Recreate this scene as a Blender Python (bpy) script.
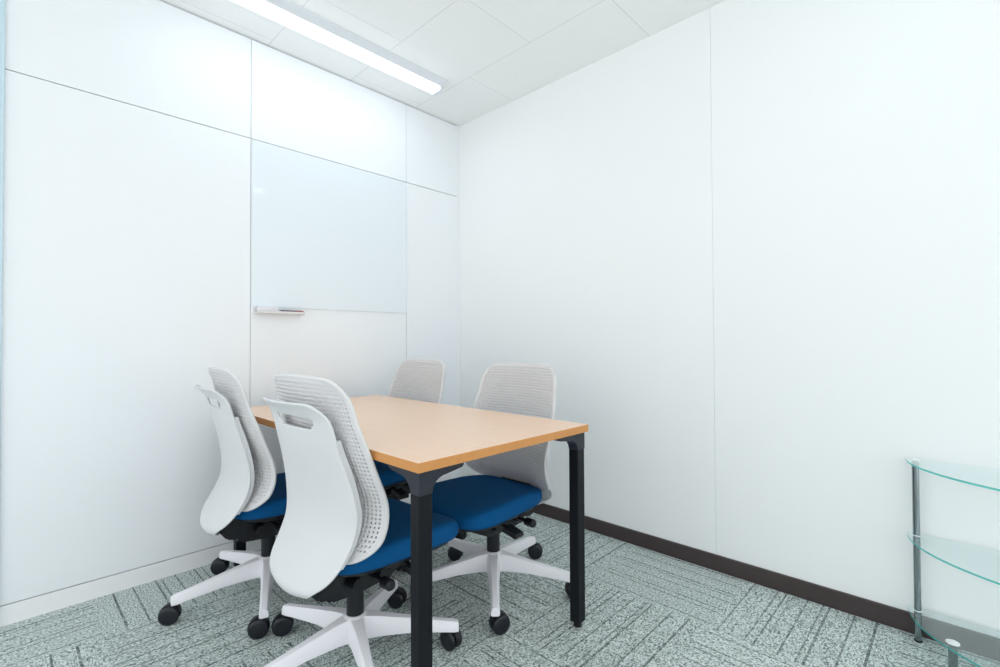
import bpy, bmesh, math, random
from mathutils import Vector, Matrix
random.seed(7)
S = bpy.context.scene
C = S.collection
for o in list(bpy.data.objects):
    bpy.data.objects.remove(o)

# ------------------------------------------------------------------ camera
F_PX = 477.66
YAW, PITCH, ROLL = 2.3367, 0.0153, -0.0043
CAM = Vector((2.5043, -2.2039, 1.0229))
fw = Vector((math.cos(PITCH)*math.cos(YAW), math.cos(PITCH)*math.sin(YAW), math.sin(PITCH)))
r0 = Vector((math.sin(YAW), -math.cos(YAW), 0)); u0 = r0.cross(fw)
rt = r0*math.cos(ROLL) + u0*math.sin(ROLL); up = -r0*math.sin(ROLL) + u0*math.cos(ROLL)
cd = bpy.data.cameras.new('camera'); cd.sensor_width = 36; cd.lens = F_PX/1000*36
cd.clip_start = 0.02
cam = bpy.data.objects.new('camera', cd); C.objects.link(cam)
cam.matrix_world = Matrix(((rt.x, up.x, -fw.x, CAM.x), (rt.y, up.y, -fw.y, CAM.y), (rt.z, up.z, -fw.z, CAM.z), (0, 0, 0, 1)))
S.camera = cam

# ------------------------------------------------------------------ world, exposure, lamp power
w = bpy.data.worlds.new('world'); S.world = w; w.use_nodes = True
bg = w.node_tree.nodes['Background']; bg.inputs[1].default_value = 1.5
_n = w.node_tree.nodes; _tc = _n.new('ShaderNodeTexCoord'); _sp = _n.new('ShaderNodeSeparateXYZ'); _rp = _n.new('ShaderNodeValToRGB'); _mr = _n.new('ShaderNodeMapRange')
w.node_tree.links.new(_tc.outputs['Generated'], _sp.inputs[0]); w.node_tree.links.new(_sp.outputs[2], _mr.inputs[0])
_mr.inputs[1].default_value = -.06; _mr.inputs[2].default_value = .06          # invented outdoor light: lower half lifts the ceiling, upper half the low walls
w.node_tree.links.new(_mr.outputs[0], _rp.inputs[0]); w.node_tree.links.new(_rp.outputs[0], bg.inputs[0])
_rp.color_ramp.elements[0].color = (1.38, 1.43, 1.43, 1); _rp.color_ramp.elements[1].color = (1.39, 1.44, 1.47, 1)
S.view_settings.view_transform = 'Standard'; S.view_settings.look = 'None'
S.view_settings.gamma = 1; S.view_settings.use_curve_mapping = False
S.view_settings.exposure = -0.5
LAMP_EMIT = 10.5
ROOM_H, X_END, Y_END = 2.5259, 4.25, -3.5

# ------------------------------------------------------------------ materials
def lin(c):
    return tuple(((v/255)/12.92 if v/255 <= .04045 else ((v/255+.055)/1.055)**2.4) for v in c)
class NT:
    def __init__(s, name):
        s.m = bpy.data.materials.new(name); s.m.use_nodes = True
        s.t = s.m.node_tree; s.n = s.t.nodes; s.b = s.n['Principled BSDF']; s.out = s.n['Material Output']
    def node(s, typ, **kw):
        n = s.n.new(typ)
        for k, v in kw.items(): setattr(n, k, v)
        return n
    def link(s, a, b): s.t.links.new(a, b)
    def math(s, op, a, b=None, c=None):
        n = s.node('ShaderNodeMath', operation=op)
        for i, v in enumerate((a, b, c)):
            if v is None: continue
            if isinstance(v, (int, float)): n.inputs[i].default_value = v
            else: s.link(v, n.inputs[i])
        return n.outputs[0]
    def mix(s, fac, a, b, blend='MIX'):
        n = s.node('ShaderNodeMix', data_type='RGBA', blend_type=blend)
        for sock, v in ((n.inputs[0], fac), (n.inputs[6], a), (n.inputs[7], b)):
            if isinstance(v, (int, float)): sock.default_value = v
            elif isinstance(v, tuple): sock.default_value = (*v[:3], 1)
            else: s.link(v, sock)
        return n.outputs[2]
def plain(name, rgb, rough=.5, metal=0, noise=.03, scale=40, spec=.5, bump=0, coat=0):
    t = NT(name); c = lin(rgb)
    tc = t.node('ShaderNodeTexCoord'); nz = t.node('ShaderNodeTexNoise'); nz.inputs['Scale'].default_value = scale
    nz.inputs['Detail'].default_value = 3
    t.link(tc.outputs['Object'], nz.inputs['Vector'])
    a = tuple(max(0, v*(1-noise)) for v in c); b = tuple(min(1, v*(1+noise)) for v in c)
    t.link(t.mix(nz.outputs[0], a, b), t.b.inputs['Base Color'])
    t.b.inputs['Roughness'].default_value = rough; t.b.inputs['Metallic'].default_value = metal
    t.b.inputs['Specular IOR Level'].default_value = spec; t.b.inputs['Coat Weight'].default_value = coat
    if bump:
        bp = t.node('ShaderNodeBump'); bp.inputs['Strength'].default_value = bump; bp.inputs['Distance'].default_value = .001
        t.link(nz.outputs[0], bp.inputs['Height']); t.link(bp.outputs[0], t.b.inputs['Normal'])
    return t.m

M = {}
M['panel'] = plain('white_wall_panel', (248, 251, 254), .42, noise=.006, scale=6, spec=.3)
M['groove'] = plain('panel_gap', (176, 180, 184), .8, noise=.01)
M['wall'] = plain('white_wall_paint', (250, 252, 252), .7, noise=.008, scale=120, spec=.25)
M['jamb'] = plain('pale_blue_jamb', (205, 228, 238), .4, noise=.01)
M['skirt_dark'] = plain('brown_vinyl_skirting', (66, 56, 56), .45, noise=.04, scale=15)
M['skirt_white'] = plain('white_skirting', (253, 253, 254), .5, noise=.01)
M['board'] = plain('glossy_whiteboard', (240, 247, 252), .06, noise=.004, scale=3, spec=.5)
M['board_back'] = plain('white_tray_plastic', (232, 230, 230), .45)
M['shell'] = plain('white_chair_plastic', (221, 222, 224), .42, noise=.01, scale=60, spec=.4)
M['mesh'] = plain('grey_chair_plastic', (224, 223, 224), .5, noise=.02, scale=60, spec=.4)
M['base'] = plain('white_base_nylon', (248, 247, 252), .38, noise=.01, scale=30)
M['black'] = plain('black_plastic', (17, 19, 26), .42, noise=.1, scale=50)
M['wheel'] = plain('black_castor', (20, 23, 32), .35, noise=.1, scale=80)
M['leg'] = plain('charcoal_powder_coat', (5, 7, 17), .5, noise=.06, scale=200, spec=.28)
M['bracket'] = plain('dark_grey_casting', (38, 42, 52), .42, noise=.05, scale=150, spec=.4)
M['chrome'] = plain('chrome_tube', (150, 158, 162), .14, metal=1, noise=.02)
M['cap'] = plain('white_cap', (240, 242, 244), .3)
M['housing'] = plain('white_lamp_housing', (232, 236, 242), .45)
M['eraser'] = plain('white_eraser', (240, 236, 240), .6)
M['felt'] = plain('grey_felt', (120, 135, 150), .9)
M['pen_red'] = plain('red_cap', (150, 60, 80), .4)
M['pen_dark'] = plain('dark_violet_print', (70, 50, 80), .4)
M['pen_blue'] = plain('pale_blue_body', (170, 195, 210), .4)
M['speck'] = plain('steel_pin', (220, 220, 220), .2, metal=.8)

def fabric():
    t = NT('blue_seat_fabric'); tc = t.node('ShaderNodeTexCoord')
    v = t.node('ShaderNodeTexVoronoi'); v.inputs['Scale'].default_value = 420
    nz = t.node('ShaderNodeTexNoise'); nz.inputs['Scale'].default_value = 9
    t.link(tc.outputs['Object'], v.inputs['Vector']); t.link(tc.outputs['Object'], nz.inputs['Vector'])
    col = t.mix(v.outputs['Distance'], lin((0, 90, 148)), lin((0, 78, 132)))
    col = t.mix(t.math('MULTIPLY', nz.outputs[0], .25), col, lin((0, 78, 132)))
    t.link(col, t.b.inputs['Base Color']); t.b.inputs['Roughness'].default_value = .85
    t.b.inputs['Specular IOR Level'].default_value = .2
    bp = t.node('ShaderNodeBump'); bp.inputs['Strength'].default_value = .25; bp.inputs['Distance'].default_value = .0008
    t.link(v.outputs['Distance'], bp.inputs['Height']); t.link(bp.outputs[0], t.b.inputs['Normal'])
    return t.m
M['fabric'] = fabric()

def wood(name, a, b, rough):
    t = NT(name); tc = t.node('ShaderNodeTexCoord'); mp = t.node('ShaderNodeMapping')
    mp.inputs['Scale'].default_value = (1.6, 26, 26)
    nz = t.node('ShaderNodeTexNoise'); nz.inputs['Scale'].default_value = 1.6; nz.inputs['Detail'].default_value = 6
    nz.inputs['Roughness'].default_value = .62
    t.link(tc.outputs['Object'], mp.inputs['Vector']); t.link(mp.outputs[0], nz.inputs['Vector'])
    mp2 = t.node('ShaderNodeMapping'); mp2.inputs['Scale'].default_value = (3, 160, 160)
    n2 = t.node('ShaderNodeTexNoise'); n2.inputs['Scale'].default_value = 2; n2.inputs['Detail'].default_value = 4
    t.link(tc.outputs['Object'], mp2.inputs['Vector']); t.link(mp2.outputs[0], n2.inputs['Vector'])
    rp = t.node('ShaderNodeValToRGB'); rp.color_ramp.elements[0].position = .3; rp.color_ramp.elements[1].position = .72
    rp.color_ramp.elements[0].color = (*lin(a), 1); rp.color_ramp.elements[1].color = (*lin(b), 1)
    t.link(t.math('ADD', t.math('MULTIPLY', nz.outputs[0], .65), t.math('MULTIPLY', n2.outputs[0], .35)), rp.inputs[0])
    t.link(rp.outputs[0], t.b.inputs['Base Color']); t.b.inputs['Roughness'].default_value = rough
    t.b.inputs['Specular IOR Level'].default_value = .45
    return t.m
M['wood_top'] = wood('beech_laminate', (250, 207, 174), (253, 222, 196), .30)
M['wood_edge'] = wood('beech_edge_band', (205, 140, 76), (216, 152, 88), .5)

def emit(name, rgb, st):
    t = NT(name); e = t.node('ShaderNodeEmission'); e.inputs[0].default_value = (*lin(rgb), 1); e.inputs[1].default_value = st
    t.link(e.outputs[0], t.out.inputs[0]); return t.m
M['led'] = emit('led_diffuser', (232, 245, 255), LAMP_EMIT)

def ceiling_mat():                      # staggered rock-wool boards, 910 x 455 mm
    t = NT('ceiling_board'); tc = t.node('ShaderNodeTexCoord'); sp = t.node('ShaderNodeSeparateXYZ')
    t.link(tc.outputs['Object'], sp.inputs[0])
    y = t.math('DIVIDE', t.math('ADD', sp.outputs[1], .375), .455)
    row = t.math('FLOOR', y); fy = t.math('FRACT', t.math('ADD', y, 100.0))
    odd = t.math('MODULO', t.math('ADD', row, 100.0), 2.0)
    x = t.math('ADD', t.math('DIVIDE', t.math('SUBTRACT', sp.outputs[0], 1.42), .91), t.math('MULTIPLY', odd, .5))
    fx = t.math('FRACT', t.math('ADD', x, 100.0))
    dx = t.math('MULTIPLY', t.math('MINIMUM', fx, t.math('SUBTRACT', 1.0, fx)), .91)
    dy = t.math('MULTIPLY', t.math('MINIMUM', fy, t.math('SUBTRACT', 1.0, fy)), .455)
    line = t.math('LESS_THAN', t.math('MINIMUM', dx, dy), .0016)
    v = t.node('ShaderNodeTexNoise'); v.inputs['Scale'].default_value = 85; v.inputs['Detail'].default_value = 2
    t.link(tc.outputs['Object'], v.inputs['Vector'])
    pit = t.math('MULTIPLY', t.math('GREATER_THAN', v.outputs[0], .66), .35)
    c = t.mix(pit, lin((253, 254, 254)), lin((240, 243, 245)))
    c = t.mix(t.math('MULTIPLY', line, .8), c, lin((214, 219, 222)))
    t.link(c, t.b.inputs['Base Color']); t.b.inputs['Roughness'].default_value = .9; t.b.inputs['Specular IOR Level'].default_value = .1
    return t.m
M['ceiling'] = ceiling_mat()

def carpet_mat():                       # 500 mm carpet tiles, quarter-turned, ribbed in irregular dark lines
    t = NT('carpet_tiles'); tc = t.node('ShaderNodeTexCoord'); sp = t.node('ShaderNodeSeparateXYZ')
    t.link(tc.outputs['Object'], sp.inputs[0])
    X, Y = sp.outputs[0], sp.outputs[1]
    a = t.math('ADD', t.math('DIVIDE', t.math('SUBTRACT', X, .345), .5), 100.0)
    b = t.math('ADD', t.math('DIVIDE', t.math('ADD', Y, .455), .5), 100.0)
    fa, fb = t.math('FRACT', a), t.math('FRACT', b)
    ia, ib = t.math('FLOOR', a), t.math('FLOOR', b)
    par = t.math('MODULO', t.math('ADD', ia, ib), 2.0)         # 0: ribs along X
    def sel(p, q):                                             # par ? q : p
        return t.math('ADD', t.math('MULTIPLY', p, t.math('SUBTRACT', 1.0, par)), t.math('MULTIPLY', q, par))
    across = sel(fb, fa); along = sel(fa, fb)
    cx = t.node('ShaderNodeCombineXYZ'); t.link(ia, cx.inputs[0]); t.link(ib, cx.inputs[1])
    wn = t.node('ShaderNodeTexWhiteNoise', noise_dimensions='2D'); t.link(cx.outputs[0], wn.inputs['Vector'])
    flip = t.math('GREATER_THAN', wn.outputs['Value'], .5)
    nf = t.math('SUBTRACT', 1.0, flip)
    acr = t.math('ADD', t.math('MULTIPLY', across, nf), t.math('MULTIPLY', t.math('SUBTRACT', 1.0, across), flip))
    # wobble
    cv = t.node('ShaderNodeCombineXYZ')
    t.link(t.math('MULTIPLY', along, 3.0), cv.inputs[0]); t.link(t.math('MULTIPLY', acr, 3.0), cv.inputs[1]); t.link(wn.outputs['Value'], cv.inputs[2])
    # fibre noise stretched along the rib
    cf = t.node('ShaderNodeCombineXYZ')
    t.link(t.math('MULTIPLY', along, 62.0), cf.inputs[0]); t.link(t.math('MULTIPLY', acr, 100.0), cf.inputs[1])
    t.link(t.math('MULTIPLY', wn.outputs['Value'], 50.0), cf.inputs[2])
    f1 = t.node('ShaderNodeTexNoise'); f1.inputs['Scale'].default_value = 1.0; f1.inputs['Detail'].default_value = 3; f1.inputs['Roughness'].default_value = .75
    t.link(cf.outputs[0], f1.inputs['Vector'])
    # irregular dark ribs
    rp = t.node('ShaderNodeValToRGB'); cr = rp.color_ramp; cr.interpolation = 'CONSTANT'
    lines = [(.128, .013, .9), (.258, .012, .85), (.300, .006, .3), (.414, .012, .8), (.454, .011, .75), (.558, .010, .8), (.66, .006, .4), (.70, .013, .9), (.76, .010, .8), (.86, .006, .35), (.935, .011, .75)]
    cr.elements[0].position = 0; cr.elements[0].color = (0, 0, 0, 1)
    first = True
    for p, wd, s in lines:
        if first: e = cr.elements[1]; e.position = p; first = False
        else: e = cr.elements.new(p)
        e.color = (s, s, s, 1)
        e = cr.elements.new(p+wd); e.color = (0, 0, 0, 1)
    t.link(acr, rp.inputs[0])
    cb = t.node('ShaderNodeCombineXYZ')
    t.link(t.math('MULTIPLY', along, 22.0), cb.inputs[0]); t.link(t.math('MULTIPLY', acr, 12.0), cb.inputs[1]); t.link(wn.outputs['Value'], cb.inputs[2])
    br = t.node('ShaderNodeTexNoise'); br.inputs['Scale'].default_value = 1.0; br.inputs['Detail'].default_value = 2
    t.link(cb.outputs[0], br.inputs['Vector'])
    gate = t.node('ShaderNodeMapRange'); gate.inputs[1].default_value = .3; gate.inputs[2].default_value = .55; gate.inputs[3].default_value = .35
    t.link(br.outputs[0], gate.inputs[0])
    rib = t.math('MULTIPLY', rp.outputs[0], gate.outputs[0])
    fr = t.node('ShaderNodeValToRGB'); e = fr.color_ramp.elements
    e[0].position = .38; e[0].color = (*lin((72, 86, 85)), 1); e[1].position = .61; e[1].color = (*lin((238, 246, 243)), 1)
    em = e.new(.48); em.color = (*lin((190, 202, 198)), 1)
    t.link(f1.outputs[0], fr.inputs[0])
    col = t.mix(t.math('MULTIPLY', rib, .8), fr.outputs[0], lin((44, 56, 58)))
    # tile to tile shade
    col = t.mix(t.math('MULTIPLY', wn.outputs['Value'], .12), col, lin((110, 126, 122)))
    t.link(col, t.b.inputs['Base Color']); t.b.inputs['Roughness'].default_value = .95; t.b.inputs['Specular IOR Level'].default_value = .1
    bp = t.node('ShaderNodeBump'); bp.inputs['Strength'].default_value = .5; bp.inputs['Distance'].default_value = .003
    t.link(t.math('SUBTRACT', f1.outputs[0], t.math('MULTIPLY', rib, .6)), bp.inputs['Height']); t.link(bp.outputs[0], t.b.inputs['Normal'])
    return t.m
M['carpet'] = carpet_mat()

def glass_mat(name, tint, gloss, haze=None):
    t = NT(name); tr = t.node('ShaderNodeBsdfTransparent'); tr.inputs[0].default_value = (*tint, 1)
    gl = t.node('ShaderNodeBsdfGlossy'); gl.inputs['Roughness'].default_value = .03; gl.inputs[0].default_value = (.96, 1, 1, 1)
    lw = t.node('ShaderNodeLayerWeight'); lw.inputs[0].default_value = .5          # Schlick reflectance of a thin pane
    r5 = t.math('ADD', t.math('MULTIPLY', t.math('POWER', lw.outputs['Facing'], 5.0),   .90), .085)
    mx = t.node('ShaderNodeMixShader'); t.link(t.math('MULTIPLY', r5, gloss), mx.inputs[0])
    t.link(tr.outputs[0], mx.inputs[1]); t.link(gl.outputs[0], mx.inputs[2])
    last = mx.outputs[0]
    if haze:
        df = t.node('ShaderNodeBsdfTranslucent'); df.inputs[0].default_value = (*haze[1], 1)
        dd = t.node('ShaderNodeBsdfDiffuse'); dd.inputs[0].default_value = (*haze[1], 1)
        m0 = t.node('ShaderNodeMixShader'); m0.inputs[0].default_value = .5
        t.link(df.outputs[0], m0.inputs[1]); t.link(dd.outputs[0], m0.inputs[2])
        m2 = t.node('ShaderNodeMixShader'); m2.inputs[0].default_value = haze[0]
        t.link(last, m2.inputs[1]); t.link(m0.outputs[0], m2.inputs[2]); last = m2.outputs[0]
    t.link(last, t.out.inputs[0]); return t.m
M['glass'] = glass_mat('clear_shelf_glass', (.955, .985, .985), 1.0)
M['glass_edge'] = glass_mat('green_glass_edge', (.25, .72, .68), 1.0, (.55, (.12, .62, .56)))

# ------------------------------------------------------------------ helpers
def obj(name, bm, mat, parent=None, smooth=False, loc=None, rot=None, auto=None):
    me = bpy.data.meshes.new(name); bm.normal_update(); bm.to_mesh(me); bm.free()
    for m in (mat if isinstance(mat, (list, tuple)) else [mat]): me.materials.append(m)
    if smooth:
        for p in me.polygons: p.use_smooth = True
        if auto: me.set_sharp_from_angle(angle=math.radians(auto))
    o = bpy.data.objects.new(name, me); C.objects.link(o)
    if parent: o.parent = parent
    if loc: o.location = loc
    if rot: o.rotation_euler = rot
    return o
def tag(o, label=None, cat=None, group=None, kind=None):
    if label: o['label'] = label
    if cat: o['category'] = cat
    if group: o['group'] = group
    if kind: o['kind'] = kind
    return o
def thing(name, label, cat, loc=(0, 0, 0), rz=0, group=None):
    o = bpy.data.objects.new(name, None); C.objects.link(o); o.location = loc; o.rotation_euler = (0, 0, rz)
    o.empty_display_size = .1
    return tag(o, label, cat, group)
def struct(name, bm, mat, label, cat, **k):
    return tag(obj(name, bm, mat, **k), label, cat, None, 'structure')
def box(bm, x0, x1, y0, y1, z0, z1, bev=0, seg=2, mi=0):
    vs = [bm.verts.new((x, y, z)) for x in (x0, x1) for y in (y0, y1) for z in (z0, z1)]
    fs = [bm.faces.new([vs[i] for i in f]) for f in ((0, 1, 3, 2), (4, 6, 7, 5), (0, 4, 5, 1), (2, 3, 7, 6), (0, 2, 6, 4), (1, 5, 7, 3))]
    for f in fs: f.material_index = mi
    if bev:
        es = list({e for f in fs for e in f.edges})
        bmesh.ops.bevel(bm, geom=es, offset=bev, segments=seg, profile=.5, affect='EDGES')
    return fs
def tube(bm, pts, r, n=12, cap=True, closed=False):
    pts = [Vector(p) for p in pts]; rs = r if isinstance(r, (list, tuple)) else [r]*len(pts)
    rings = []; N = len(pts); ref = None
    for i, p in enumerate(pts):
        if closed: d = pts[(i+1) % N]-pts[i-1]
        else: d = pts[min(i+1, N-1)]-pts[max(i-1, 0)]
        d.normalize()
        if ref is None: ref = Vector((0, 0, 1)) if abs(d.z) < .9 else Vector((1, 0, 0))
        a = d.cross(ref).normalized(); b = a.cross(d).normalized(); ref = b
        rings.append([bm.verts.new(p+a*rs[i]*math.cos(2*math.pi*k/n)+b*rs[i]*math.sin(2*math.pi*k/n)) for k in range(n)])
    for i in range(N if closed else N-1):
        A, B = rings[i], rings[(i+1) % N]
        for k in range(n): bm.faces.new((A[k], A[(k+1) % n], B[(k+1) % n], B[k]))
    if cap and not closed:
        bm.faces.new(rings[0][::-1]); bm.faces.new(rings[-1])
def lathe(bm, prof, n=24, cx=0, cy=0, axis='z', off=(0, 0, 0)):
    rings = []
    for r, z in prof:
        ring = []
        for k in range(n):
            a = 2*math.pi*k/n; c, s = r*math.cos(a), r*math.sin(a)
            v = (c+cx, s+cy, z) if axis == 'z' else (z, c+cx, s+cy)
            ring.append(bm.verts.new(Vector(v)+Vector(off)))
        rings.append(ring)
    for A, B in zip(rings, rings[1:]):
        for k in range(n): bm.faces.new((A[k], A[(k+1) % n], B[(k+1) % n], B[k]))
    bm.faces.new(rings[0][::-1]); bm.faces.new(rings[-1])
def prism(bm, poly, d, axis):
    """extrude a 2-D polygon between d[0] and d[1] along axis"""
    def P(p, t): return {'x': (t, p[0], p[1]), 'y': (p[0], t, p[1]), 'z': (p[0], p[1], t)}[axis]
    A = [bm.verts.new(P(p, d[0])) for p in poly]; B = [bm.verts.new(P(p, d[1])) for p in poly]
    n = len(poly); fs = [bm.faces.new(A[::-1]), bm.faces.new(B)]
    for k in range(n): fs.append(bm.faces.new((A[k], A[(k+1) % n], B[(k+1) % n], B[k])))
    bmesh.ops.recalc_face_normals(bm, faces=fs)
    return fs
def interp(tab, z):
    """smooth (Catmull-Rom-like) interpolation in a table sorted by rising key"""
    if z <= tab[0][0]: return tab[0][1]
    if z >= tab[-1][0]: return tab[-1][1]
    for i in range(len(tab)-1):
        if tab[i][0] <= z <= tab[i+1][0]:
            x0, y0 = tab[i]; x1, y1 = tab[i+1]; h = x1-x0; t = (z-x0)/h
            m0 = (y1-tab[i-1][1])/(x1-tab[i-1][0]) if i > 0 else (y1-y0)/h
            m1 = (tab[i+2][1]-y0)/(tab[i+2][0]-x0) if i < len(tab)-2 else (y1-y0)/h
            return (2*t**3-3*t*t+1)*y0+(t**3-2*t*t+t)*h*m0+(-2*t**3+3*t*t)*y1+(t**3-t*t)*h*m1

# ------------------------------------------------------------------ the room
bm = bmesh.new(); box(bm, -.25, X_END+.2, Y_END-.2, .2, -.12, 0)
struct('floor', bm, M['carpet'], 'grey-green ribbed carpet tiles laid quarter-turned across the floor', 'floor')
bm = bmesh.new(); box(bm, -.25, X_END+.2, Y_END-.2, .2, ROOM_H, ROOM_H+.12)
struct('ceiling', bm, M['ceiling'], 'white staggered ceiling boards with thin joints', 'ceiling')
SX1, SX2, HS, HB, G = -1.3652, -.4482, 2.0263, .0734, .0018
bm = bmesh.new(); box(bm, -.2, -.012, Y_END-.2, .2, 0, ROOM_H, mi=1)
cols = [(-2.29, SX1), (SX1, SX2), (SX2, -.028)]
for a, b in cols:
    for z0, z1 in ((HB, HS), (HS, ROOM_H-.004)):
        e = b-G if b < -.1 else b
        box(bm, -.012, 0, a+.0012, e+.0006 if b < -.1 else e, z0+G, z1-G, .0006, 1)
box(bm, -.012, 0, Y_END, -2.292, 0, ROOM_H); box(bm, -.012, 0, -.0276, 0, 0, ROOM_H)
struct('wall_left', bm, [M['panel'], M['groove']], 'white partition wall of tall panels with thin grey joints', 'wall')
bm = bmesh.new(); box(bm, -.0119, 0.0005, -2.29, -.001, 0, HB-G)
struct('baseboard_left', bm, M['skirt_white'], 'white skirting panel along the foot of the left wall', 'baseboard')
bm = bmesh.new(); SR = 1.7116
box(bm, -.2, X_END+.2, .008, .2, 0, ROOM_H, mi=1)
box(bm, 0, SR-.0005, 0, .008, 0, ROOM_H, .0006, 1); box(bm, SR+.0005, X_END, 0, .008, 0, ROOM_H, .0006, 1)
struct('wall_right', bm, [M['wall'], M['wall']], 'plain white wall with one faint vertical joint', 'wall')
bm = bmesh.new(); prism(bm, [(0, 0), (-.009, 0), (-.008, .066), (-.005, .0698), (0, .0698)], (.001, X_END), 'x')
struct('baseboard_right', bm, M['skirt_dark'], 'dark brown vinyl skirting along the right wall', 'baseboard')
bm = bmesh.new()  # unseen end wall, added as an open frame so more light enters
box(bm, X_END, X_END+.08, Y_END-.08, .2, 0, .02); box(bm, X_END, X_END+.08, Y_END-.08, .2, ROOM_H-.10, ROOM_H)
for y in (-.06, -1.2, -2.35): box(bm, X_END, X_END+.08, y, y+.06, .10, ROOM_H-.10)
struct('wall_far_right', bm, M['panel'], 'unseen white framed end wall past the right edge, added open to let light in', 'wall')
bm = bmesh.new()                                    # unseen partition behind the viewpoint, added as bare frames to admit daylight
box(bm, -.2, X_END+.2, Y_END-.08, Y_END, 0, .02); box(bm, -.2, X_END+.2, Y_END-.08, Y_END, ROOM_H-.10, ROOM_H)
for x in (-.2, .85, 2.0, 3.15, X_END-.02): box(bm, x, x+.06, Y_END-.08, Y_END, .10, ROOM_H-.10)
struct('wall_front', bm, M['panel'], 'unseen white framed partition behind the viewpoint, added open for daylight', 'wall')
bm = bmesh.new(); box(bm, 0.0008, .012, -2.29, -2.2085, 0, ROOM_H, .001, 1)
struct('trim_1', bm, M['jamb'], 'pale blue upright jamb at the left edge of the panel wall', 'trim')

# ------------------------------------------------------------------ ceiling lamps
def lamp(x, y1, label):
    L = 1.25; y0 = y1-L; z = ROOM_H
    t = thing('ceiling_light', label, 'light', (x, (y0+y1)/2, z), 0, 'linear ceiling lights')
    bm = bmesh.new(); h = L/2
    prism(bm, [(-.075, 0), (.075, 0), (.073, -.006), (.046, -.034), (-.046, -.034), (-.073, -.006)], (-h, h), 'y')
    obj('housing', bm, M['housing'], t)
    bm = bmesh.new(); prof = []
    for k in range(13):
        a = math.pi*k/12; prof.append((.041*math.cos(a), -.0345-.020*math.sin(a)**.6))
    prism(bm, prof, (-h+.03, h-.03), 'y')
    obj('diffuser', bm, M['led'], t, True, auto=40)
    for s in (-1, 1):
        bm = bmesh.new(); box(bm, -.044, .044, min(s*(h-.029), s*(h-.004)), max(s*(h-.029), s*(h-.004)), -.052, -.0345, .003, 2)
        obj('end_cap', bm, M['housing'], t)
    return t
lamp(.322, -.44, 'white linear ceiling light with glowing diffuser running along the panel wall')
lamp(2.36, -.44, 'white linear ceiling light over the open floor right of the table, reflected in the whiteboard')

# ------------------------------------------------------------------ whiteboard, tray and pens
bm = bmesh.new(); box(bm, .0006, .0062, SX1+.004, SX2-.003, 1.198, HS-.004, .0012, 2)
tag(obj('whiteboard', bm, M['board'], None), 'glossy pale blue-white writing board fixed on the middle wall panel', 'whiteboard')
bm = bmesh.new()
prism(bm, [(.0006, 1.162), (.052, 1.162), (.056, 1.166), (.056, 1.176), (.052, 1.176), (.050, 1.170), (.006, 1.170), (.006, 1.190), (.0006, 1.190)], (-1.352, -1.118), 'y')
tag(obj('pen_tray', bm, M['board_back']), 'small white pen tray on the wall under the whiteboard', 'tray')
t = thing('board_eraser', 'white block eraser with a grey felt face on the left end of the pen tray', 'eraser', (.028, -1.294, 1.1702))
bm = bmesh.new(); box(bm, -.017, .017, -.046, .046, .006, .026, .003, 2); obj('grip', bm, M['eraser'], t)
bm = bmesh.new(); box(bm, -.016, .016, -.045, .045, .0002, .0062); obj('felt_pad', bm, M['felt'], t)
def marker(x, y0, y1, r, body, cap, label, z=1.1702):
    t = thing('marker_pen', label, 'marker', (x, y0, z), 0, 'marker pens on the tray')
    L = y1-y0; k = .62*L
    def rod(a, b, rr, taper=False):
        bm = bmesh.new(); n = 12
        pr = [(rr*.8, a), (rr, a+.002), (rr, b-.003), (rr*.75, b)]
        rings = [[bm.verts.new((q*math.cos(2*math.pi*i/n), s, r+q*math.sin(2*math.pi*i/n))) for i in range(n)] for q, s in pr]
        for A, B in zip(rings, rings[1:]):
            for i in range(n): bm.faces.new((A[i], A[(i+1) % n], B[(i+1) % n], B[i]))
        bm.faces.new(rings[0]); bm.faces.new(rings[-1][::-1]); bmesh.ops.recalc_face_normals(bm, faces=bm.faces)
        return bm
    obj('barrel', rod(0, k, r*.94), body, t, True, auto=40)
    obj('cap', rod(k, L, r), cap, t, True, auto=40)
marker(.022, -1.243, -1.128, .007, M['pen_blue'], M['pen_dark'], 'pale blue marker with a dark violet cap at the back of the pen tray')
marker(.040, -1.236, -1.121, .0065, M['pen_dark'], M['pen_red'], 'dark marker with a red cap along the front of the pen tray')

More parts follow.
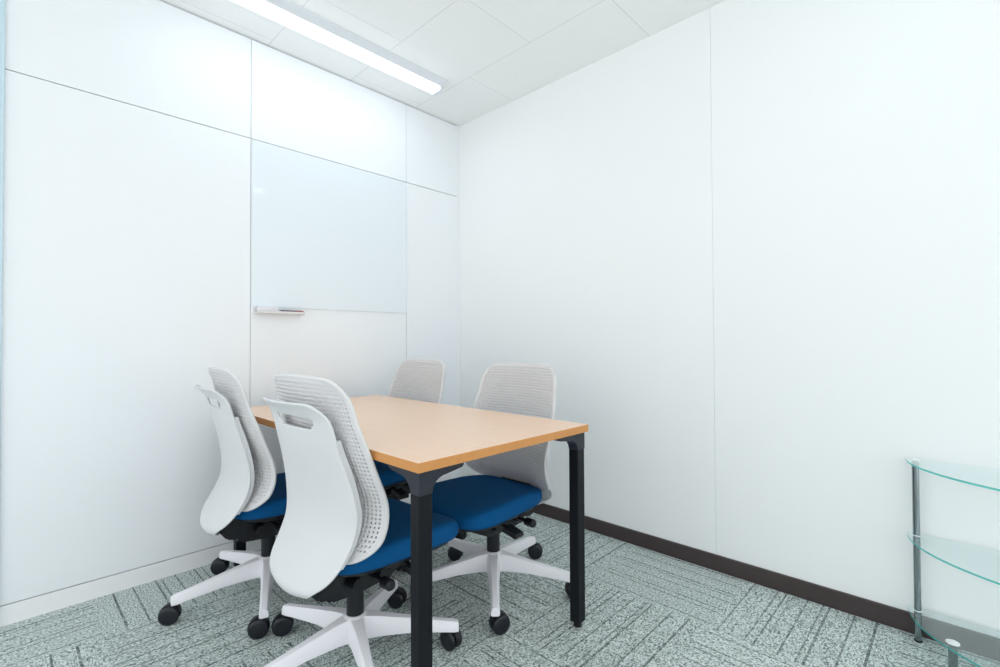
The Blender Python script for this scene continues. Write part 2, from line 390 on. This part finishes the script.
# ------------------------------------------------------------------ table
TX0, TX1, TY0, TY1, TH = .12, 1.5335, -1.4886, -.735, .72
table = thing('meeting_table', 'rectangular beech-topped meeting table on four charcoal legs', 'table', ((TX0+TX1)/2, (TY0+TY1)/2, 0))
hx, hy = (TX1-TX0)/2, (TY1-TY0)/2
bm = bmesh.new(); fs = box(bm, -hx, hx, -hy, hy, TH-.0262, TH, .0015, 2)
for f in bm.faces: f.material_index = 0 if abs(f.normal.z) > .9 else 1
bm.normal_update()
for f in bm.faces: f.material_index = 0 if abs(f.normal.z) > .9 else 1
obj('tabletop', bm, [M['wood_top'], M['wood_edge']], table)
LX, LY = .039, .042
for sx in (-1, 1):
    for sy in (-1, 1):
        x1, y1 = sx*(hx-.011), sy*(hy-.011); x0, y0 = x1-sx*LX, y1-sy*LY
        bm = bmesh.new(); box(bm, min(x0, x1), max(x0, x1), min(y0, y1), max(y0, y1), .018, .632, .003, 2)
        lg = obj('leg', bm, M['leg'], table)
        bm = bmesh.new(); lathe(bm, [(.013, 0), (.0145, .002), (.0145, .012), (.009, .014), (.009, .0185)], 16, (x0+x1)/2, (y0+y1)/2)
        obj('foot_glide', bm, M['black'], lg, True, auto=40)
        # corner bracket: a solid casting reaching along both edges, fillet towards the leg
        zt = TH-.0264
        def wing(leg_w, reach, zend):
            p = [(0, zt), (reach, zt), (reach, zend+.006), (reach-.006, zend)]
            for k in range(9):
                a = math.pi/2*k/8
                p.append((leg_w+.045-.045*math.sin(a)*1.0, zend-.008-(.040)*(1-math.cos(a))) )
            p += [(leg_w, .6325), (0, .6325)]
            return p
        for ax in 'xy':
            bm = bmesh.new()
            if ax == 'x':
                poly = [(x1+.0006*sx-sx*a, z) for a, z in wing(LX, .142, .680)]
                prism(bm, poly, (min(y0, y1), max(y0, y1)), 'y')
            else:
                poly = [(y1+.0006*sy-sy*a, z) for a, z in wing(LY, .150, .680)]
                prism(bm, poly, (min(x0, x1)+.0008, max(x0, x1)-.0008+.0012), 'x')
            if ax == 'x': keep = bm
            else:
                me = bpy.data.meshes.new('tmp'); bm.to_mesh(me); bm.free(); keep.from_mesh(me); bpy.data.meshes.remove(me)
        obj('corner_bracket', keep, M['bracket'], table)
for sy in (-1, 1):
    bm = bmesh.new(); y = sy*(hy-.075); box(bm, -hx+.02, hx-.02, y-.012, y+.012, TH-.052, TH-.0264, .002, 1); obj('rail', bm, M['leg'], table)

# ------------------------------------------------------------------ chair (faces +y, hub at the origin)
Y_PANEL = [(.405, -.108), (.43, -.090), (.463, -.066), (.512, -.050), (.571, -.054), (.66, -.088), (.779, -.1315), (.858, -.153), (.917, -.1735)]
Z0P, Z1P = .405, .917
def panel_w0(z): return interp([(.405, .220), (.451, .233), (.52, .236), (.626, .235), (.721, .231), (.811, .217), (.917, .203)], z)
def panel_w(z):
    w = panel_w0(z); r = .073
    if z > Z1P-r: w -= r*(1-math.sqrt(max(0, 1-((z-(Z1P-r))/r)**2)))
    r = .065
    if z < Z0P+r: w -= r*(1-math.sqrt(max(0, 1-(((Z0P+r)-z)/r)**2)))
    return w
def panel_pt(u, z):
    con = interp([(.405, .055), (.5, .060), (.6, .050), (.75, .036), (.92, .022)], z)
    crown = .004*(1-u*u) if z > .85 else 0
    x = u*panel_w(z); k = (x/panel_w0(z))**2
    return Vector((x, interp(Y_PANEL, z)-con*(1-k), z+crown*max(0, z-.85)/.067))
def back_panel():
    bm = bmesh.new(); nu, nv = 38, 43; cache = {}
    def V(a, b):                       # half-step grid so that cell edges share their midpoints
        if (a, b) not in cache:
            u = -1+a/nu; v = b/(2*nv)
            v = .5-.5*math.copysign(abs(1-2*v)**1.0, 1-2*v)
            cache[a, b] = bm.verts.new(panel_pt(u, Z0P+(Z1P-Z0P)*v))
        return cache[a, b]
    for i in range(nu):
        for j in range(nv):
            u = -1+(2*i+1)/nu; z = Z0P+(Z1P-Z0P)*(j+.5)/nv
            ring = [V(2*i+da, 2*j+db) for da, db in ((0, 0), (1, 0), (2, 0), (2, 1), (2, 2), (1, 2), (0, 2), (0, 1))]
            solid = abs(u) > .94 or z > Z1P-.0145 or z < Z0P+.018 or (z < .58 and abs(u) < .60-max(0, (z-.52)*9)) 
            if solid:
                bm.faces.new(ring); continue
            hole = []
            for k in range(8):
                a = -3*math.pi/4+k*math.pi/4
                hr = .33-.10*max(0, min(1, (.72-z)/.25))
                uu = u+math.cos(a)*2*hr/nu; zz = z+math.sin(a)*hr*(Z1P-Z0P)/nv
                hole.append(bm.verts.new(panel_pt(uu, zz)))
            for k in range(8):
                bm.faces.new((ring[k], ring[(k+1) % 8], hole[(k+1) % 8], hole[k]))
    return bm
def rim():
    pts = []
    N = 40
    zs = [Z0P+(Z1P-Z0P)*(.5-.5*math.cos(math.pi*k/N)) for k in range(N+1)]
    for z in zs: pts.append(panel_pt(1, z))
    for k in range(1, 12): pts.append(panel_pt(1-2*k/12, Z1P))
    for z in zs[::-1]: pts.append(panel_pt(-1, z))
    for k in range(1, 12): pts.append(panel_pt(-1+2*k/12, Z0P))
    bm = bmesh.new(); tube(bm, pts, .0058, 8, closed=True); return bm
Y_SHELL = [(.298, -.182), (.309, -.201), (.331, -.213), (.362, -.193), (.404, -.161), (.468, -.129), (.54, -.123), (.624, -.137), (.715, -.163), (.804, -.188), (.838, -.213), (.855, -.236)]
W_SHELL = [(.298, .035), (.303, .060), (.313, .086), (.331, .120), (.362, .163), (.404, .184), (.468, .195), (.54, .205), (.624, .194), (.715, .177), (.804, .172), (.838, .151), (.855, .128)]
def shell_pt(u, z, off=0, sc=1):
    return Vector((u*interp(W_SHELL, z)*sc, interp(Y_SHELL, z)-.020*(1-u*u)+off, z))
def back_shell():
    bm = bmesh.new()
    zs = [.298, .300, .304, .310, .318, .328, .34, .352, .37, .39, .42, .45, .48, .51, .54, .57, .60, .64, .68, .72, .75, .768, .776, .788, .800, .811, .820, .834, .846, .855]
    us = [-1, -.93, -.82, -.7, -.58, -.5, -.4, -.2, 0, .2, .4, .5, .58, .7, .82, .93, 1]
    g = [[bm.verts.new(shell_pt(u, z)) for u in us] for z in zs]
    for j in range(len(zs)-1):
        for i in range(len(us)-1):
            zc = (zs[j]+zs[j+1])/2; uc = (us[i]+us[i+1])/2
            if .776 < zc < .811 and abs(uc) < (.50 if zc < .788 else .58): continue
            bm.faces.new((g[j][i], g[j][i+1], g[j+1][i+1], g[j+1][i]))
    return bm
def back_frame():
    bm = bmesh.new()
    zs = [.40+.35*k/16 for k in range(17)]
    us = [-1, -.9, -.6, -.3, 0, .3, .6, .9, 1]
    def off(z): return interp([(.40, .010), (.45, .012), (.55, .014), (.68, .018), (.75, .016)], z)
    g = [[bm.verts.new(shell_pt(u, z, off(z), .985)) for u in us] for z in zs]
    h = [[bm.verts.new(shell_pt(u, z, .002, .985)) for u in us] for z in zs]
    m, n = len(zs), len(us)
    for j in range(m-1):
        for i in range(n-1):
            bm.faces.new((g[j][i], g[j][i+1], g[j+1][i+1], g[j+1][i])); bm.faces.new((h[j][i], h[j+1][i], h[j+1][i+1], h[j][i+1]))
    for j in range(m-1):
        bm.faces.new((g[j][0], g[j+1][0], h[j+1][0], h[j][0])); bm.faces.new((g[j][n-1], h[j][n-1], h[j+1][n-1], g[j+1][n-1]))
    for i in range(n-1):
        bm.faces.new((g[0][i], h[0][i], h[0][i+1], g[0][i+1])); bm.faces.new((g[m-1][i], g[m-1][i+1], h[m-1][i+1], h[m-1][i]))
    bmesh.ops.recalc_face_normals(bm, faces=bm.faces)
    return bm
SY0, SY1 = -.162, .314
def seat_outline(a):
    """superellipse outline, wider towards the front"""
    c, s = math.cos(a), math.sin(a); e = 2/4.2
    x = math.copysign(abs(c)**e, c); y = math.copysign(abs(s)**e, s)
    t = (y+1)/2
    wd = .186+.042*t
    return x*wd, SY0+(SY1-SY0)*t
def seat_mesh(levels):
    bm = bmesh.new(); n = 64; rings = []
    for sc, zf in levels:
        ring = []
        for k in range(n):
            x, y = seat_outline(2*math.pi*k/n); cy = .09
            X, Y = x*sc, cy+(y-cy)*sc
            ring.append(bm.verts.new((X, Y, zf(X, Y))))
        rings.append(ring)
    for A, B in zip(rings, rings[1:]):
        for k in range(n): bm.faces.new((A[k], A[(k+1) % n], B[(k+1) % n], B[k]))
    bm.faces.new(rings[0][::-1]); bm.faces.new(rings[-1])
    return bm
def zt(x, y):   # upper surface: dished, waterfall front
    return .418+.010*(x/.22)**2 - .030*max(0, (y-.17)/.175)**2 - .008*max(0, (-.0-y)/.1)
def zb(x, y): return .362-.006*max(0, (y-.2)/.15)
def make_chair():
    root = thing('office_chair', 'x', 'chair')
    # base: five tapered arms on one hub
    bm = bmesh.new()
    lathe(bm, [(.030, .083), (.043, .086), (.046, .10), (.044, .135), (.036, .150), (.030, .153)], 30)
    for k in range(5):
        a = 2*math.pi*k/5; R = Matrix.Rotation(a, 4, 'Z')
        secs = [(.022, .030, .078, .151, .022), (.075, .024, .080, .143, .016), (.16, .020, .080, .128, .013), (.26, .0175, .072, .110, .011), (.318, .017, .066, .100, .011), (.331, .015, .066, .096, .010)]
        rings = []
        for r, wb, z0, z1, wt in secs:
            q = [(r, -wb, z0+.003), (r, -wb+.004, z0), (r, wb-.004, z0), (r, wb, z0+.003), (r, wt+.003, z1-.008), (r, wt-.002, z1-.001), (r, 0, z1), (r, -wt+.002, z1-.001), (r, -wt-.003, z1-.008)]
            rings.append([bm.verts.new(R @ Vector(v)) for v in q])
        for A, B in zip(rings, rings[1:]):
            for i in range(9): bm.faces.new((A[i], A[(i+1) % 9], B[(i+1) % 9], B[i]))
        bm.faces.new(rings[0][::-1]); bm.faces.new(rings[-1])
    bmesh.ops.recalc_face_normals(bm, faces=bm.faces)
    obj('base', bm, M['base'], root, True, auto=38)
    for k in range(5):
        bm = bmesh.new()                                   # hood over the twin wheels, with stem
        n = 14; A = []; B = []
        for i in range(n+1):
            a = math.radians(-8+(206)*i/n)
            A.append((.0385*math.cos(a), .037+.0375*math.sin(a)))
        for i in range(n, -1, -1):
            a = math.radians(-8+(206)*i/n)
            A.append((.030*math.cos(a), .037+.029*math.sin(a)))
        fs = prism(bm, A, (-.009, .009), 'y')
        lathe(bm, [(.011, .060), (.011, .085), (.008, .088)], 14, -.016, 0)
        box(bm, -.006, .006, -.008, .008, .031, .060)
        c = obj('caster', bm, M['black'], root, True, auto=35); c.scale = (.92, .92, .92)
        for s in (-1, 1):
            bm = bmesh.new(); pr = [(.012, .0095), (.031, .0098), (.0355, .0125), (.0365, .017), (.0345, .0225), (.028, .0255), (.018, .0265), (.006, .0268)]
            rings = []; nn = 26
            for r, y in pr: rings.append([bm.verts.new((r*math.cos(2*math.pi*i/nn), s*y, .0367+r*math.sin(2*math.pi*i/nn))) for i in range(nn)])
            for P, Q in zip(rings, rings[1:]):
                for i in range(nn): bm.faces.new((P[i], P[(i+1) % nn], Q[(i+1) % nn], Q[i]))
            bm.faces.new(rings[0]); bm.faces.new(rings[-1]); bmesh.ops.recalc_face_normals(bm, faces=bm.faces)
            obj('wheel', bm, M['wheel'], c, True, auto=50)
    bm = bmesh.new(); lathe(bm, [(.0265, .145), (.027, .148), (.027, .252), (.022, .256), (.022, .275)], 26)
    obj('gas_column', bm, M['black'], root, True, auto=40)
    # tilt mechanism
    bm = bmesh.new()
    prism(bm, [(-.135, .262), (-.115, .248), (-.02, .240), (.085, .246), (.165, .285), (.20, .335), (.20, .35), (-.135, .35)], (-.062, .062), 'x')
    bmesh.ops.bevel(bm, geom=list(bm.edges), offset=.008, segments=2, affect='EDGES')
    lathe(bm, [(.024, -.09), (.024, .09)], 16, .055, .285, axis='x')
    lathe(bm, [(.019, -.105), (.019, .105)], 16, -.055, .295, axis='x')
    obj('tilt_mechanism', bm, M['black'], root, True, auto=30)
    bm = bmesh.new()                                        # arm that carries the back
    prism(bm, [(-.10, .285), (-.135, .272), (-.170, .282), (-.190, .308), (-.175, .36), (-.150, .41), (-.130, .41), (-.135, .36), (-.085, .325)], (-.085, .085), 'x')
    bmesh.ops.bevel(bm, geom=list(bm.edges), offset=.006, segments=2, affect='EDGES')
    obj('back_arm', bm, M['black'], root, True, auto=30)
    for s, ya, yb in ((1, .10, -.01), (-1, .09, -.02)):
        bm = bmesh.new()
        tube(bm, [(s*.04, ya, .318), (s*.13, ya, .318), (s*.165, ya, .312)], .007, 10)
        prism(bm, [(s*.155, .302), (s*.222, .290), (s*.226, .298), (s*.222, .308), (s*.16, .322)], (ya-.022, ya+.022), 'y')
        obj('lever', bm, M['black'], root, True, auto=35)
        bm = bmesh.new(); tube(bm, [(s*.04, yb, .312), (s*.165, yb, .308)], .007, 10)
        lathe(bm, [(.013, s*.16), (.0165, s*.165), (.0165, s*.20), (.012, s*.206)], 14, yb, .307, axis='x')
        bmesh.ops.recalc_face_normals(bm, faces=bm.faces)
        obj('knob', bm, M['black'], root, True, auto=35)
    bm = seat_mesh([(.50, lambda x, y: .330), (.78, lambda x, y: .337), (.88, lambda x, y: .347+zb(x, y)-.362), (.90, lambda x, y: zb(x, y)-.002), (.895, lambda x, y: zb(x, y)+.004)])
    obj('seat_pan', bm, M['black'], root, True, auto=50)
    def lv(sc, f): return (sc, lambda x, y: zb(x, y)*(1-f)+zt(x, y)*f)
    bm = seat_mesh([lv(.90, .02), lv(.975, .05), lv(.995, .2), lv(1.0, .45), lv(.99, .75), lv(.965, .90), lv(.92, .97), lv(.84, 1), lv(.6, 1), lv(.3, 1), lv(.05, 1)])
    obj('seat', bm, M['fabric'], root, True)
    p = obj('back_panel', back_panel(), M['mesh'], root, True)
    md = p.modifiers.new('solid', 'SOLIDIFY'); md.thickness = .008; md.offset = 0
    tag(p, 'perforated light grey front panel of the backrest')
    obj('panel_rim', rim(), M['mesh'], p, True)
    s_ = obj('back_shell', back_shell(), M['shell'], root, True)
    md = s_.modifiers.new('solid', 'SOLIDIFY'); md.thickness = .009; md.offset = 0
    md = s_.modifiers.new('sub', 'SUBSURF'); md.levels = 2; md.render_levels = 2
    tag(s_, 'smooth white rear shell with a hand slot near its top')
    obj('back_frame', back_frame(), M['shell'], root, True, auto=40)
    return root
def copy_tree(o, parent=None):
    c = o.copy(); C.objects.link(c); c.parent = parent
    for ch in list(o.children): copy_tree(ch, c)
    return c
R_CAST = .318
def pose(root, x, y, yaw, base_deg, swivel, label):
    root.location = (x, y, 0); root.rotation_euler = (0, 0, math.radians(yaw)); tag(root, label, 'chair', 'office chairs around the meeting table')
    b = math.radians(base_deg-yaw); k = 0
    for ch in root.children:
        nm = ch.name.split('.')[0]
        if nm == 'base': ch.rotation_euler = (0, 0, b)
        if nm == 'caster':
            a = b+2*math.pi*k/5; sw = math.radians(swivel[k]-yaw)
            # stem sits at local x = -.016 of the caster
            px, py = R_CAST*math.cos(a), R_CAST*math.sin(a)
            ch.rotation_euler = (0, 0, sw); ch.location = (px+.016*math.cos(sw), py+.016*math.sin(sw), 0); k += 1
proto = make_chair()
others = [copy_tree(proto) for _ in range(3)]
pose(proto, 1.0925, -1.413, 3.6, 52.4, (184, 30, 245, 300, 160), 'nearest white-backed office chair, beside the table leg closest to the viewer')
pose(others[0], .4500, -1.4440, -3.4, -166.6, (235, 242, 246, 100, 230), 'white-backed office chair between the panel wall and the nearest chair')
pose(others[1], 1.0928, -.7820, 180.6, -44.1, (72, 50, 40, 30, 150), 'office chair across the table with its whole blue seat in view, by the plain wall')
pose(others[2], .41, -.81, 179.4, 46, (20, 80, 150, 250, 300), 'farthest office chair in the room corner, mostly hidden behind the tabletop')

# ------------------------------------------------------------------ glass shelf unit
SXC, SYC, SA, SB = 2.815, -.022, .45, .345
rack = thing('glass_shelf_unit', 'three-tier half-round clear glass shelf unit on chrome tubes against the white wall', 'shelf', (SXC, SYC, 0))
def half_ellipse(n=56):
    p = []
    for k in range(n+1):
        a = math.pi+math.pi*k/n
        p.append((SA*math.cos(a), SB*math.sin(a)))
    return p
for z in (.100, .353, .609):
    bm = bmesh.new(); fs = prism(bm, half_ellipse(), (z-.003, z+.003), 'z')
    bm.normal_update()
    for f in bm.faces: f.material_index = 0 if abs(f.normal.z) > .9 or f.normal.y > .99 else 1
    obj('glass_shelf', bm, [M['glass'], M['glass_edge']], rack)
for x in (-.425, .425):
    bm = bmesh.new(); lathe(bm, [(.0098, .004), (.0098, .605)], 20, x, -.026)
    pt = obj('post', bm, M['chrome'], rack, True, auto=40)
    bm = bmesh.new(); lathe(bm, [(.0112, 0), (.012, .002), (.0112, .006)], 20, x, -.026); obj('foot', bm, M['black'], pt, True, auto=40)
    for z in (.1032, .3562, .6122):
        bm = bmesh.new(); lathe(bm, [(.0125, z), (.0125, z+.001), (.010, z+.002)], 20, x, -.026); obj('collar', bm, M['cap'], pt, True, auto=40)
for x in (-.338, .338):
    bm = bmesh.new(); lathe(bm, [(.0110, 0), (.0110, .0968)], 20, x, -.185)
    pt = obj('post', bm, M['chrome'], rack, True, auto=40)
    bm = bmesh.new(); lathe(bm, [(.0165, .1032), (.0165, .1062), (.012, .1085)], 20, x, -.185); obj('collar', bm, M['cap'], pt, True, auto=40)
